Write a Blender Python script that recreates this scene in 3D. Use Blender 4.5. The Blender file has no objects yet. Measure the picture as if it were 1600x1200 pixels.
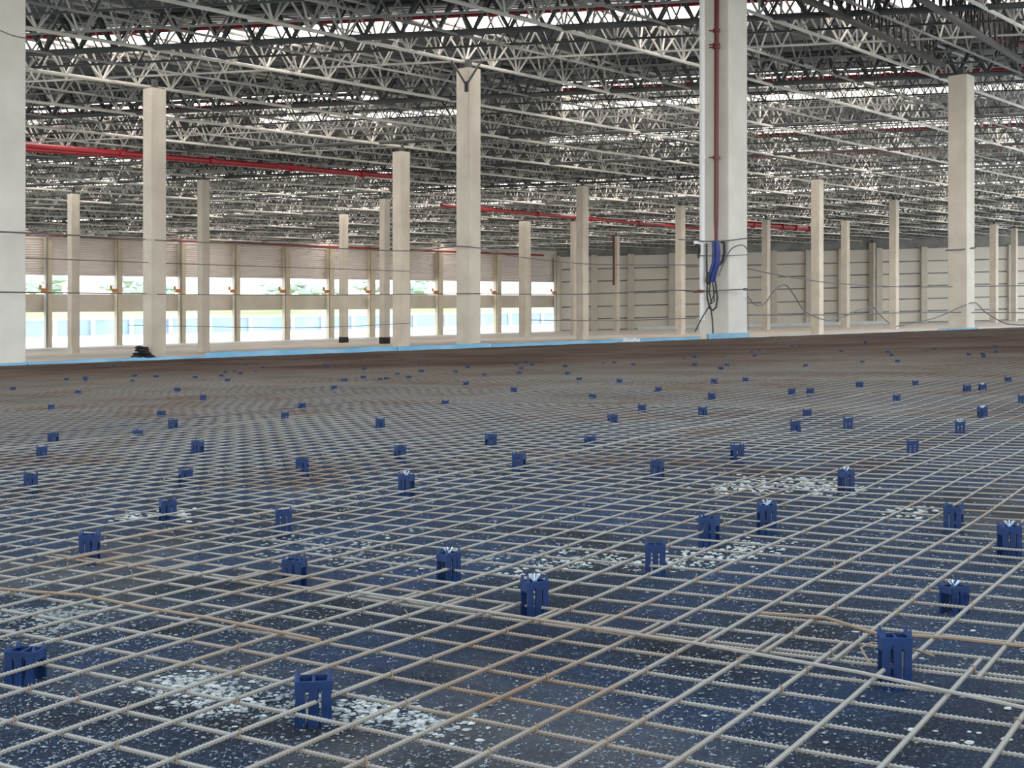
import bpy, math, random
from mathutils import Vector
random.seed(7)
scene = bpy.context.scene
COL = scene.collection
R = math.radians
# ------------------------------------------------------------------ camera, sky, exposure
F = 1950.0           # focal length in pixels of the 1600x1200 frame
HZ = 505.0           # image row of eye level
EYE = 1.07           # eye height above the hall floor
FALL = 0.024         # the site rises slightly towards the right
cd = bpy.data.cameras.new('camera'); cam = bpy.data.objects.new('camera', cd); COL.objects.link(cam)
cam.location = (0, 0, EYE); cam.rotation_euler = (R(90), 0, 0)
cd.sensor_width = 36; cd.lens = 36*F/1600; cd.shift_y = -(600-HZ)/1600
cd.clip_start = 0.05; cd.clip_end = 3000
scene.camera = cam
w = bpy.data.worlds.new('sky'); scene.world = w; w.use_nodes = True
wn = w.node_tree.nodes; wl = w.node_tree.links
bg = wn['Background']; bg.inputs['Strength'].default_value = 1.0
tc = wn.new('ShaderNodeTexCoord'); sx = wn.new('ShaderNodeSeparateXYZ'); rp = wn.new('ShaderNodeValToRGB')
wl.new(tc.outputs['Generated'], sx.inputs[0]); wl.new(sx.outputs['Z'], rp.inputs[0]); wl.new(rp.outputs[0], bg.inputs['Color'])
rp.color_ramp.elements[0].position = 0.0; rp.color_ramp.elements[0].color = (1.0, 0.97, 0.92, 1)
rp.color_ramp.elements[1].position = 0.6; rp.color_ramp.elements[1].color = (0.62, 0.80, 1.0, 1)
scene.view_settings.view_transform = 'Standard'; scene.view_settings.look = 'None'
scene.view_settings.gamma = 1; scene.view_settings.use_curve_mapping = False
scene.view_settings.exposure = 1.72

# ------------------------------------------------------------------ materials
def mat(name, col, rough=0.6, metal=0.0, col2=None, scale=3.0, bump=0.0, bscale=20.0, emit=None, estr=0.0, spec=0.5, detail=4.0, lo=0.35, hi=0.65):
    m = bpy.data.materials.new(name); m.use_nodes = True
    n = m.node_tree.nodes; l = m.node_tree.links; b = n['Principled BSDF']
    b.inputs['Base Color'].default_value = (*col, 1); b.inputs['Roughness'].default_value = rough
    b.inputs['Metallic'].default_value = metal; b.inputs['Specular IOR Level'].default_value = spec
    t = n.new('ShaderNodeTexCoord')
    if col2:
        z = n.new('ShaderNodeTexNoise'); z.inputs['Scale'].default_value = scale; z.inputs['Detail'].default_value = detail
        r = n.new('ShaderNodeValToRGB'); r.color_ramp.elements[0].position = lo; r.color_ramp.elements[1].position = hi
        r.color_ramp.elements[0].color = (*col, 1); r.color_ramp.elements[1].color = (*col2, 1)
        l.new(t.outputs['Object'], z.inputs['Vector']); l.new(z.outputs[0], r.inputs[0]); l.new(r.outputs[0], b.inputs['Base Color'])
    if bump:
        z = n.new('ShaderNodeTexNoise'); z.inputs['Scale'].default_value = bscale; z.inputs['Detail'].default_value = 5
        k = n.new('ShaderNodeBump'); k.inputs['Strength'].default_value = bump; k.inputs['Distance'].default_value = 0.02
        l.new(t.outputs['Object'], z.inputs['Vector']); l.new(z.outputs[0], k.inputs['Height']); l.new(k.outputs[0], b.inputs['Normal'])
    if emit:
        b.inputs['Emission Color'].default_value = (*emit, 1); b.inputs['Emission Strength'].default_value = estr
    return m
M = dict(
 column=mat('column_concrete', (.50, .46, .39), .75, col2=(.60, .56, .48), scale=1.2, bump=.15),
 maincol=mat('near_column_concrete', (.56, .53, .47), .7, col2=(.64, .61, .55), scale=1.5, bump=.15),
 cream=mat('wall_column_concrete', (.62, .54, .40), .75, col2=(.70, .62, .48), scale=1.0),
 panel=mat('wall_panel_concrete', (.74, .70, .62), .8, col2=(.80, .76, .68), scale=.35),
 shutter=mat('corrugated_shutter', (.80, .74, .70), .6, col2=(.85, .80, .76), scale=.5),
 beam=mat('beam_concrete', (.60, .55, .47), .8, col2=(.68, .63, .55), scale=.6),
 floor=mat('hall_floor_concrete', (.50, .47, .41), .55, col2=(.62, .59, .52), scale=.25, bump=.05, bscale=2),
 steel=mat('light_painted_steel', (.50, .50, .47), .4, col2=(.66, .65, .59), scale=.7),
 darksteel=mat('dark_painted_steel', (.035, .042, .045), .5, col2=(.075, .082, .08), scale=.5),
 girder=mat('backlit_girder_steel', (.010, .008, .008), .5, col2=(.022, .017, .017), scale=.6),  # near-black puts the backlit silhouette of the girders into their colour
 midsteel=mat('grey_galvanised_steel', (.16, .17, .17), .45, col2=(.30, .30, .28), scale=.6),
 rebar=mat('rebar_steel', (.22, .19, .155), .7, spec=.25, col2=(.17, .11, .07), scale=2.2, lo=.52, hi=.72),
 rebarfar=mat('rebar_rusty_steel', (.15, .11, .08), .8, spec=.1, col2=(.10, .062, .04), scale=1.2),
 tie=mat('tie_wire_rust', (.17, .11, .065), .7),
 blue=mat('blue_plastic', (.002, .013, .055), .5, col2=(.003, .024, .085), scale=30, spec=.3),
 shav=mat('plastic_shaving', (.09, .11, .15), .5, col2=(.24, .26, .28), scale=40, spec=.6),
 bluetip=mat('pale_plastic_tip', (.35, .42, .50), .5),
 kerb=mat('blue_foam', (.13, .32, .47), .6, col2=(.22, .42, .55), scale=1.3),
 kerbpale=mat('pale_foam', (.45, .56, .60), .7, col2=(.60, .64, .64), scale=3),
 red=mat('red_pipe_paint', (.30, .008, .018), .4),
 dkred=mat('dark_red_pipe_paint', (.11, .004, .006), .4),
 white=mat('white_conduit', (.72, .72, .70), .4),
 black=mat('black_rubber', (.010, .010, .012), .5),
 cablegrey=mat('grey_cable', (.12, .12, .12), .6),
 bluecable=mat('blue_cable', (.006, .022, .16), .45),
 stone=mat('pale_stone', (.20, .19, .16), .85, col2=(.42, .40, .35), scale=60, lo=.3, hi=.7),
 stonedark=mat('grey_stone', (.09, .10, .10), .75, col2=(.22, .21, .18), scale=60),
 rubble=mat('dark_rubble', (.02, .02, .02), .9),
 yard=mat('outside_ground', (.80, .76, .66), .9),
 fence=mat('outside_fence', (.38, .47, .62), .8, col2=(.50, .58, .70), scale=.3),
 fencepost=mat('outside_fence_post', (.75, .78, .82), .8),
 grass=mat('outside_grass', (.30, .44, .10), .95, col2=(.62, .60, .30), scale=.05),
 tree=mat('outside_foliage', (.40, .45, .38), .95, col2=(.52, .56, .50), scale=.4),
 orange=mat('orange_lamp_bracket', (.55, .22, .08), .6),
)
# plastic-sheeted slab bed: crumpled dark blue-grey film turning into brown soil further out
def bed_mat():
    m = bpy.data.materials.new('slab_bed'); m.use_nodes = True
    n = m.node_tree.nodes; l = m.node_tree.links; b = n['Principled BSDF']
    t = n.new('ShaderNodeTexCoord')
    def noise(s, d=6, rough=.6):
        z = n.new('ShaderNodeTexNoise'); z.inputs['Scale'].default_value = s; z.inputs['Detail'].default_value = d
        z.inputs['Roughness'].default_value = rough; l.new(t.outputs['Object'], z.inputs['Vector']); return z
    def ramp(src, p0, c0, p1, c1):
        r = n.new('ShaderNodeValToRGB'); e = r.color_ramp.elements
        e[0].position = p0; e[0].color = (*c0, 1); e[1].position = p1; e[1].color = (*c1, 1); l.new(src, r.inputs[0]); return r
    def mix(f, a, c):
        x = n.new('ShaderNodeMix'); x.data_type = 'RGBA'
        l.new(f, x.inputs['Factor']); l.new(a, x.inputs['A']); l.new(c, x.inputs['B']); return x.outputs['Result']
    basec = ramp(noise(3.0).outputs[0], .35, (.009, .0095, .011), .66, (.014, .027, .056))
    grit = ramp(noise(230, 4, .75).outputs[0], .57, (0, 0, 0), .66, (1, 1, 1))
    light = n.new('ShaderNodeRGB'); light.outputs[0].default_value = (.22, .25, .30, 1)
    gm = n.new('ShaderNodeMath'); gm.operation = 'MULTIPLY'; gm.inputs[1].default_value = .7; l.new(grit.outputs[0], gm.inputs[0])
    c1 = mix(gm.outputs[0], basec.outputs[0], light.outputs[0])
    dust = ramp(noise(1.1, 8, .65).outputs[0], .56, (0, 0, 0), .72, (.45, .45, .45))
    dcol = n.new('ShaderNodeRGB'); dcol.outputs[0].default_value = (.15, .13, .10, 1)
    c2 = mix(dust.outputs[0], c1, dcol.outputs[0])
    # soil further away: world Y (distance) with a noisy border
    sp = n.new('ShaderNodeSeparateXYZ'); l.new(t.outputs['Object'], sp.inputs[0])
    ad = n.new('ShaderNodeMath'); ad.operation = 'MULTIPLY_ADD'; l.new(noise(.35, 3).outputs[0], ad.inputs[0]); ad.inputs[1].default_value = 8.0; l.new(sp.outputs['Y'], ad.inputs[2])
    mr = n.new('ShaderNodeMapRange'); mr.inputs['From Min'].default_value = 8; mr.inputs['From Max'].default_value = 18; l.new(ad.outputs[0], mr.inputs['Value'])
    soil = ramp(noise(2.5).outputs[0], .35, (.030, .017, .010), .65, (.080, .043, .024))
    c3 = mix(mr.outputs[0], c2, soil.outputs[0])
    l.new(c3, b.inputs['Base Color'])
    b.inputs['Roughness'].default_value = .55; b.inputs['Specular IOR Level'].default_value = .12
    k = n.new('ShaderNodeBump'); k.inputs['Strength'].default_value = 1.0; k.inputs['Distance'].default_value = .012
    l.new(noise(48, 8, .7).outputs[0], k.inputs['Height'])
    l.new(k.outputs[0], b.inputs['Normal'])
    return m
M['bed'] = bed_mat()
def deck_mat():
    m = mat('corrugated_roof_deck', (.10, .115, .14), .55, col2=(.16, .175, .20), scale=.15)
    n = m.node_tree.nodes; l = m.node_tree.links; b = n['Principled BSDF']
    t = n.new('ShaderNodeTexCoord'); wv = n.new('ShaderNodeTexWave'); wv.bands_direction = 'Y'; wv.inputs['Scale'].default_value = 1.1
    l.new(t.outputs['Object'], wv.inputs['Vector'])
    k = n.new('ShaderNodeBump'); k.inputs['Strength'].default_value = .9; k.inputs['Distance'].default_value = .06
    l.new(wv.outputs['Fac'], k.inputs['Height']); l.new(k.outputs[0], b.inputs['Normal'])
    return m
M['deck'] = deck_mat()
def rebar_mat():
    m = bpy.data.materials.new('rebar_steel'); m.use_nodes = True
    n = m.node_tree.nodes; l = m.node_tree.links; b = n['Principled BSDF']
    b.inputs['Roughness'].default_value = .7; b.inputs['Specular IOR Level'].default_value = .2
    g = n.new('ShaderNodeNewGeometry')
    def noise(s_, d=4):
        z = n.new('ShaderNodeTexNoise'); z.inputs['Scale'].default_value = s_; z.inputs['Detail'].default_value = d
        l.new(g.outputs['Position'], z.inputs['Vector']); return z.outputs[0]
    r = n.new('ShaderNodeValToRGB'); e = r.color_ramp.elements; e[0].position = .5; e[0].color = (.215, .19, .158, 1); e[1].position = .72; e[1].color = (.17, .11, .07, 1)
    l.new(noise(2.2), r.inputs[0])
    r2 = n.new('ShaderNodeValToRGB'); e = r2.color_ramp.elements; e[0].position = .35; e[0].color = (.10, .068, .046, 1); e[1].position = .65; e[1].color = (.052, .028, .017, 1)
    l.new(noise(.7), r2.inputs[0])
    sp = n.new('ShaderNodeSeparateXYZ'); l.new(g.outputs['Position'], sp.inputs[0])
    ad = n.new('ShaderNodeMath'); ad.operation = 'MULTIPLY_ADD'; l.new(noise(.45), ad.inputs[0]); ad.inputs[1].default_value = 8.0; l.new(sp.outputs['Y'], ad.inputs[2])
    mr = n.new('ShaderNodeMapRange'); mr.inputs['From Min'].default_value = 8; mr.inputs['From Max'].default_value = 19; l.new(ad.outputs[0], mr.inputs['Value'])
    x = n.new('ShaderNodeMix'); x.data_type = 'RGBA'; l.new(mr.outputs[0], x.inputs['Factor']); l.new(r.outputs[0], x.inputs['A']); l.new(r2.outputs[0], x.inputs['B'])
    l.new(x.outputs['Result'], b.inputs['Base Color'])
    return m
M['rebar'] = M['rebarfar'] = rebar_mat()
M['sky'] = mat('translucent_skylight', (.9, .87, .84), .5, emit=(1.0, .90, .84), estr=1.25)

# ------------------------------------------------------------------ geometry helpers
class MB:
    def __init__(s): s.v = []; s.f = []
    def quad(s, a, b, c, d):
        i = len(s.v); s.v += [tuple(a), tuple(b), tuple(c), tuple(d)]; s.f.append((i, i+1, i+2, i+3))
    def box(s, c, sz, rz=0.0, tilt=None, taper=1.0):
        cx, cy, cz = c; ca, sa = math.cos(rz), math.sin(rz); i = len(s.v)
        for dz in (-.5, .5):
            k = taper if dz > 0 else 1.0
            for dx, dy in ((-.5, -.5), (.5, -.5), (.5, .5), (-.5, .5)):
                x, y = dx*sz[0]*k, dy*sz[1]*k
                s.v.append((cx+x*ca-y*sa, cy+x*sa+y*ca, cz+dz*sz[2]))
        s.f += [(i, i+3, i+2, i+1), (i+4, i+5, i+6, i+7)] + [(i+j, i+(j+1) % 4, i+4+(j+1) % 4, i+4+j) for j in range(4)]
    def prism(s, pts, z0, z1):              # pts: plan polygon ccw; z0,z1 numbers or functions of (x, y)
        f0 = z0 if callable(z0) else (lambda x, y: z0); f1 = z1 if callable(z1) else (lambda x, y: z1)
        i = len(s.v); n = len(pts)
        s.v += [(x, y, f0(x, y)) for x, y in pts] + [(x, y, f1(x, y)) for x, y in pts]
        s.f += [tuple(range(i+n-1, i-1, -1)), tuple(range(i+n, i+2*n))]
        s.f += [(i+j, i+(j+1) % n, i+n+(j+1) % n, i+n+j) for j in range(n)]
    def tube(s, pts, r, n=6, caps=True, radii=None):
        pts = [Vector(p) for p in pts]; i0 = len(s.v); m = len(pts)
        up = Vector((0, 0, 1)); prev = None
        for k, p in enumerate(pts):
            d = (pts[min(k+1, m-1)] - pts[max(k-1, 0)])
            if d.length < 1e-9: d = Vector((0, 1, 0))
            d.normalize()
            if prev is None:
                a = up.cross(d)
                if a.length < .05: a = Vector((1, 0, 0)).cross(d)
            else:
                a = prev - d*prev.dot(d)
            a.normalize(); prev = a; b = d.cross(a)
            rr = radii[k] if radii else r
            for j in range(n):
                t = 2*math.pi*(j+.5)/n
                s.v.append(tuple(p + a*(math.cos(t)*rr) + b*(math.sin(t)*rr)))
        for k in range(m-1):
            for j in range(n):
                q = i0+k*n; s.f.append((q+j, q+(j+1) % n, q+n+(j+1) % n, q+n+j))
        if caps:
            s.f.append(tuple(range(i0+n-1, i0-1, -1))); s.f.append(tuple(range(i0+(m-1)*n, i0+m*n)))
    def rock(s, c, r, fl=.6):
        i = len(s.v); ph = random.random()*6
        s.v.append((c[0], c[1], c[2]-r*fl*.5))
        for z, k in ((-.1, 1.0), (.55, .75)):
            for j in range(6):
                t = ph+j*math.pi/3; q = r*k*random.uniform(.75, 1.25)
                s.v.append((c[0]+math.cos(t)*q, c[1]+math.sin(t)*q*.8, c[2]+z*r*fl))
        s.v.append((c[0], c[1], c[2]+r*fl*.85))
        for j in range(6):
            a, b = i+1+j, i+1+(j+1) % 6
            s.f += [(i, b, a), (a, b, b+6, a+6), (a+6, b+6, i+13)]
    def build(s, name, m, parent=None, origin=None, smooth=False, **props):
        o0 = Vector(origin) if origin is not None else (Vector(parent['_w']) if parent is not None and '_w' in parent else Vector((0, 0, 0)))
        me = bpy.data.meshes.new(name)
        me.from_pydata([(x-o0.x, y-o0.y, z-o0.z) for x, y, z in s.v], [], s.f); me.materials.append(m)
        if smooth: me.polygons.foreach_set('use_smooth', [True]*len(me.polygons))
        me.update()
        o = bpy.data.objects.new(name, me); COL.objects.link(o)
        if parent is not None:
            o.parent = parent; o['_w'] = tuple(o0)
        else:
            o.location = o0; o['_w'] = tuple(o0)
        for k, v in props.items(): o[k] = v
        return o
def tag(o, label, cat, group=None, kind=None):
    o['label'] = label; o['category'] = cat
    if group: o['group'] = group
    if kind: o['kind'] = kind
    return o
def thing(name, loc, label, cat, group=None, rz=0.0):
    o = bpy.data.objects.new(name, None); COL.objects.link(o); o.location = loc; o.rotation_euler = (0, 0, rz)
    o.empty_display_size = .1; o['_w'] = tuple(loc)
    return tag(o, label, cat, group)
def struct(name, mb, m):
    o = mb.build(name, m); o['kind'] = 'structure'; return o

# places: X to the right, Y away from the viewer, z=0 hall floor at X=0
def floor_z(X): return FALL*X
BEDH = 0.60          # the slab bed lies this much above the hall floor
def bed_z(X): return BEDH + FALL*X
MESHZ = 0.022        # rebar height above the bed
def bed_at(px, py, h=EYE-BEDH):
    D = h*F/(py - HZ + FALL*(px-800)); return (px-800)*D/F, D
def pt(px, py, D): return ((px-800)*D/F, D, EYE-(py-HZ)*D/F)
T0, RA, RB = 7.6, .035, .004
def roof_z(X, Y, up=0.0): return EYE + T0 + up + RA*X + RB*Y
def roof_D(px, py, t=T0): return F*t/(HZ-py-RA*(px-800)-RB*F)

# ------------------------------------------------------------------ hall floor, ground bed, kerb
def edgeD(px): return .45*F/(48-.014*px)
def edge_pt(px): D = edgeD(px); return ((px-800)*D/F, D)
fl = MB()
fl.prism([(-60, -20), (90, -20), (90, 151), (5.6, 151), (-78, 56)], lambda x, y: floor_z(x)-.4, lambda x, y: floor_z(x))
struct('floor', fl, M['floor'])
bed = MB(); NX, NY = 90, 150
E0 = edge_pt(-450); E1 = edge_pt(2050); N0 = (-7.0, -3.0); N1 = (7.0, -3.0)
for i in range(NY+1):
    t = (i/NY)**1.9
    for j in range(NX+1):
        u = j/NX
        nx, ny = N0[0]+(N1[0]-N0[0])*u, N0[1]; ex, ey = E0[0]+(E1[0]-E0[0])*u, E0[1]+(E1[1]-E0[1])*u
        x, y = nx+(ex-nx)*t, ny+(ey-ny)*t
        z = bed_z(x) + .004*math.sin(x*7.3+y*3.1) + .003*math.sin(y*9.7-x*5.0)
        bed.v.append((x, y, z))
for i in range(NY):
    for j in range(NX):
        a = i*(NX+1)+j; bed.f.append((a, a+1, a+NX+2, a+NX+1))
k0 = len(bed.v)                                             # skirt around the bed down to the hall floor
ring = [j for j in range(NX+1)] + [i*(NX+1)+NX for i in range(1, NY+1)] + [NY*(NX+1)+j for j in range(NX-1, -1, -1)] + [i*(NX+1) for i in range(NY-1, 0, -1)]
for r_ in ring:
    x, y, z = bed.v[r_]; bed.v.append((x, y, floor_z(x)-.01))
for q in range(len(ring)):
    q2 = (q+1) % len(ring); bed.f.append((ring[q], k0+q, k0+q2, ring[q2]))
bo = bed.build('slab_bed', M['bed']); bo['kind'] = 'structure'

ev = Vector((E1[0]-E0[0], E1[1]-E0[1])).normalized(); en = Vector((-ev.y, ev.x))
def kerb(p0, p1, width, h, m, label, wob=.0, group='foam edge strips along the slab bed'):
    a, b = edge_pt(p0), edge_pt(p1); n = 12; mb = MB()
    L = [(a[0]+(b[0]-a[0])*i/n, a[1]+(b[1]-a[1])*i/n) for i in range(n+1)]
    hs = [h*(1+random.uniform(-wob, wob)) for _ in L]
    i0 = len(mb.v)
    for (x, y), hh in zip(L, hs):
        for off, zz in ((-.01, -.01), (-.01, hh), (width, hh), (width, -.01)):
            X, Y = x+en.x*off, y+en.y*off; mb.v.append((X, Y, bed_z(X)+zz))
    for i in range(n):
        q = i0+i*4
        for j in range(4): mb.f.append((q+j, q+4+j, q+4+(j+1) % 4, q+(j+1) % 4))
    mb.f.append((i0+3, i0+2, i0+1, i0)); q = i0+n*4; mb.f.append((q, q+1, q+2, q+3))
    o = mb.build('foam_strip', m, origin=(a[0], a[1], bed_z(a[0]))); tag(o, label, 'foam strip', group)
kerb(-440, 42, .25, .055, M['kerb'], 'blue foam edge strip at the foot of the cut-off pale column at left edge')
kerb(44, 330, .25, .065, M['kerb'], 'blue foam edge strip below the column with dark rubble at its foot', .15)
kerb(331, 620, .25, .11, M['kerb'], 'blue foam edge strip running up to the foot of the paired columns', .15)
kerb(621, 768, .25, .10, M['kerb'], 'blue foam edge strip in front of the tall pale column left of centre', .1)
kerb(769, 972, .25, .085, M['kerb'], 'blue foam edge strip below the slim grouped columns right of centre', .1)
kerb(973, 1000, .3, .09, M['kerbpale'], 'short pale broken piece in the blue foam edge strip', .3)
kerb(1001, 1094, .25, .085, M['kerb'], 'blue foam edge strip ending just left of the column with red pipe')
kerb(1172, 1300, .2, .03, M['kerbpale'], 'thin pale edge strip just right of the column with red pipe', .2)
kerb(1301, 1478, .2, .035, M['kerbpale'], 'thin pale edge strip leading to the tall tan column at right', .2)
kerb(1479, 1528, .25, .06, M['kerb'], 'light blue strip at the foot of the tall tan column at right')
kerb(1530, 2040, .2, .03, M['kerbpale'], 'thin pale edge strip at the far right end of the bed', .2)

# ------------------------------------------------------------------ columns
CROT = math.pi/2 - R(42)          # building grid: one face direction runs away to the right
AZ = R(40)
def square(cx, cy, s, rz, ch=.02):
    pts = []
    h = s/2
    for x, y in ((h, h-ch), (h-ch, h), (-h+ch, h), (-h, h-ch), (-h, -h+ch), (-h+ch, -h), (h-ch, -h), (h, -h+ch)):
        pts.append((cx+x*math.cos(rz)-y*math.sin(rz), cy+x*math.sin(rz)+y*math.cos(rz)))
    return pts
def column(px, wpx, D, label, m='column', base='', top='plain', group='concrete columns of the hall'):
    X = (px-800)*D/F; th = R(42) - math.atan((px-800)/F)
    s = wpx*D/F*math.cos(math.atan((px-800)/F))/(abs(math.sin(th))+abs(math.cos(th)))
    zb = floor_z(X)-.02; zt = roof_z(X, D) - .05
    t = thing('concrete_column', (X, D, zb), label, 'column', group)
    mb = MB(); mb.prism(square(X, D, s, CROT), zb, zt); mb.build('shaft', M[m], t)
    mb = MB(); mb.prism(square(X, D, s*.9, CROT), zt, zt+.03); mb.prism(square(X, D, s*.3, CROT, .005), zt+.03, zt+.30); mb.build('steel_cap', M['darksteel'], t)
    if top == 'bracket':
        mb = MB()
        for q in (-1, 1):
            mb.tube([(X-.05, D-s*.8, zt-.55), (X-.05+q*.45, D-s*.6, zt+.2)], .035, 6)
        mb.build('bracket', M['darksteel'], t)
        mb = MB(); mb.tube([(X-.05, D-s*.82, zt-.75), (X-.05, D-s*.82, zt-.45)], .06, 8); mb.build('pin', M['black'], t)
    if base == 'wrap':
        mb = MB(); mb.prism(square(X, D, s*1.06, CROT), zb, zb+.42); mb.build('foot_wrap', M['rubble'], t)
    return X, D, s, t
COLS = [
 (-15, 112, 25.0, 'very wide pale concrete column cut off by the left edge of the photo', 'maincol', '', 'plain'),
 (115, 20, None, 302, 'slim grey concrete column between the cut-off left column and the rubble-footed one'),
 (241.5, 37, None, 137, 'tall beige concrete column with dark rubble at its foot on the left'),
 (318, 20, None, 280, 'slim grey concrete column just right of the rubble-footed column'),
 (537, 15, None, 334, 'thin grey concrete column with dark foot wrap, left of the paired columns', 'wrap'),
 (601, 17, None, 310, 'thin grey column with dark foot wrap tucked left behind a wider column', 'wrap'),
 (627, 28, None, 236, 'mid-size beige column, right and nearer one of the touching pair'),
 (732, 39, None, 106, 'tall pale column with dark steel bracket and pin at its top', 'bracket'),
 (820, 19, None, 345, 'short grey column before the last window bay of the left wall'),
 (896, 10, None, 345, 'narrow cream column peeping out left of a brown-streaked column'),
 (910, 20, None, 290, 'slim brown-streaked column standing at the corner of the two far walls'),
 (963, 11, None, 368, 'thin far column with a dark red downpipe beside it'),
 (1063, 16, None, 321, 'slim cream column just left of the wide column with red pipe'),
 (1130, 76, 29.4, 'very wide pale column carrying red pipe, white conduit and blue cables', 'maincol', '', 'plain'),
 (1197, 14, None, 343, 'thin cream column just right of the wide red-pipe column'),
 (1277, 20, None, 280, 'slim cream column, tallest between the red-pipe column and tan right column'),
 (1321, 14, None, 344, 'thin cream column second right of the tallest slim one'),
 (1363, 11, None, 379, 'smallest far column where a drooping cable peaks'),
 (1397, 16, None, 312, 'slim cream column nearest on the left of the tall tan column'),
 (1502, 42, None, 117, 'tall tan concrete column with pale right face at the right side'),
 (1553, 14, None, 350, 'thin cream column first to the right of the tall tan column'),
 (1585, 11, None, 356, 'thin cream column closest to the right edge of the photo'),
]
CP = {}
for c in COLS:
    if c[2] is not None:
        px, wp, D, lab, m, b, tp = c; r_ = column(px, wp, D, lab, m, b, tp)
    else:
        px, wp, _, ty, lab = c[:5]; ex = c[5] if len(c) > 5 else ''
        D = roof_D(px, ty)
        r_ = column(px, wp, D, lab, 'column', 'wrap' if ex == 'wrap' else '', 'bracket' if ex == 'bracket' else 'plain')
    CP[int(px)] = r_
# rubble against the column foot
X, D, s, _ = CP[241]
mb = MB()
for i in range(170):
    q = random.gauss(0, .20); mb.rock((X-.18+q, D-s*.9-.2+random.uniform(-.25, .1), floor_z(X)+random.uniform(.04, .62*math.exp(-q*q*6))), random.uniform(.06, .12))
tag(mb.build('rubble_heap', M['rubble'], origin=(X, D-1, floor_z(X))), 'dark heap of rubble against the foot of the tall beige left column', 'rubble', kind='stuff')

# ------------------------------------------------------------------ window wall on the left, facing wall on the right
def wallD(px): return 100*2450/(2490-px)
def wpt(px, z, off=0.0):                  # point on the wall line, z measured above the sloping floor datum at eye level
    D = wallD(px); X = (px-800)*D/F
    X2, D2 = X+off*math.cos(R(40.9)), D-off*math.sin(R(40.9)); return (X2, D2, EYE+z+FALL*X2)
ZF = -EYE
pil = [-430, -240, -75, 72, 182, 281, 366, 444, 513, 577, 632, 683, 730, 774, 821, 868]
def wall_strip(mb, p0, p1, z0, z1, o0, o1):
    a = [wpt(p0, 0, o0), wpt(p1, 0, o0), wpt(p1, 0, o1), wpt(p0, 0, o1)]
    mb.prism([(q[0], q[1]) for q in a], lambda x, y: EYE+z0+FALL*x, lambda x, y: EYE+z1+FALL*x)
mb = MB(); wall_strip(mb, -700, 872, 7.75, 11.5, .1, -.4); struct('wall_left', mb, M['panel'])
mb = MB(); wall_strip(mb, -700, 872, 1.80, 3.27, 0, -.35); struct('trim_1', mb, M['beam'])
names = {72: 'left of the rubble-footed column nearest the left edge', 182: 'left of the rubble-footed tall column', 281: 'just right of the rubble-footed column', 366: 'with two bays of daylight right of the slim column',
         444: 'fourth in view to the right of the rubble-footed column', 513: 'just left of the thin dark-footed column', 577: 'between the thin dark-footed column and the pair', 683: 'midway between the pair and the tall bracketed column',
         774: 'first right of the tall bracketed column', 868: 'at the far corner with the blank wall'}
for i, px in enumerate(pil):
    D = wallD(px); X = (px-800)*D/F
    q = names.get(px, 'of the window wall, mostly hidden from view')
    base = wpt(px, ZF, .35)
    t = thing('wall_column', (base[0], base[1], floor_z(base[0])), 'cream wall column '+q, 'wall column', 'cream columns of the window wall')
    c = MB(); cx, cy = wpt(px, 0, .3)[:2]
    wdt = 13*D/F/1.35
    c.prism(square(cx, cy, wdt, CROT, .03), floor_z(cx)-.02, EYE+7.9+FALL*cx); c.build('shaft', M['cream'], t)
    c = MB(); cx2, cy2 = wpt(px-6, 0, .75)[:2]
    c.tube([(cx2, cy2, floor_z(cx2)), (cx2, cy2, EYE+8.3+FALL*cx2)], .10 if px in (72, 281, 366) else .05, 6); c.build('downpipe', M['midsteel'], t)
    c = MB(); bx = wpt(px-10, 3.55, .8); c.box(bx, (.55, .35, .3), .3); c.box((bx[0]-.35, bx[1], bx[2]+.25), (.18, .18, .35), .3); c.build('lamp_bracket', M['orange'], t)
for i in range(len(pil)-1):
    p0, p1 = pil[i], pil[i+1]
    a, b = wpt(p0, 0), wpt(p1, 0)
    n = 15; sh = MB(); i0 = 0
    prof = []
    z0, z1 = 4.92, 7.8
    for k in range(n*4+1):
        z = z0+(z1-z0)*k/(n*4); o = (.0, .07, .07, .0)[k % 4]; prof.append((z, o))
    for z, o in prof:
        for p in (p0, p1):
            sh.v.append(wpt(p, z, o-.05))
    for k in range(len(prof)-1):
        q = k*2; sh.f.append((q, q+1, q+3, q+2))
    # back skin and bottom rail give the shutter its thickness
    j = len(sh.v); sh.v += [wpt(p0, z0, -.2), wpt(p1, z0, -.2), wpt(p1, z1, -.2), wpt(p0, z1, -.2)]; sh.f += [(j, j+3, j+2, j+1), (0, j, j+1, 1)]
    tt = thing('roller_shutter', wpt((p0+p1)/2, z0), 'half-open grey corrugated shutter bay %s' % (
        {3: 'left of the slim grey column by the left edge', 4: 'crossed by the rubble-footed tall column', 5: 'right behind the slim column beside the rubble-footed one',
         6: 'third full bay right of the rubble-footed column', 7: 'fourth full bay right of the rubble-footed column', 8: 'behind the thin dark-footed column', 9: 'left of the touching column pair', 10: 'right behind the touching column pair',
         11: 'between pair and tall bracketed column', 12: 'behind the tall bracketed column', 13: 'first full bay right of the bracketed column', 14: 'last bay before the far corner'}.get(i, 'beyond the cut-off left column')), 'shutter', 'corrugated shutters over the window openings')
    sh.build('slats', M['shutter'], tt)
    rl = MB(); wall_strip(rl, p0+1, p1-1, z0-.12, z0, .08, -.15); rl.build('bottom_rail', M['shutter'], tt)
# red pipe along the window wall
mb = MB(); mb.tube([wpt(p, 7.95, .9) for p in range(-600, 870, 60)], .11, 6)
tag(mb.build('sprinkler_pipe', M['red']), 'long red pipe running along the top of the window wall', 'pipe', 'red pipes under the roof')

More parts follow.
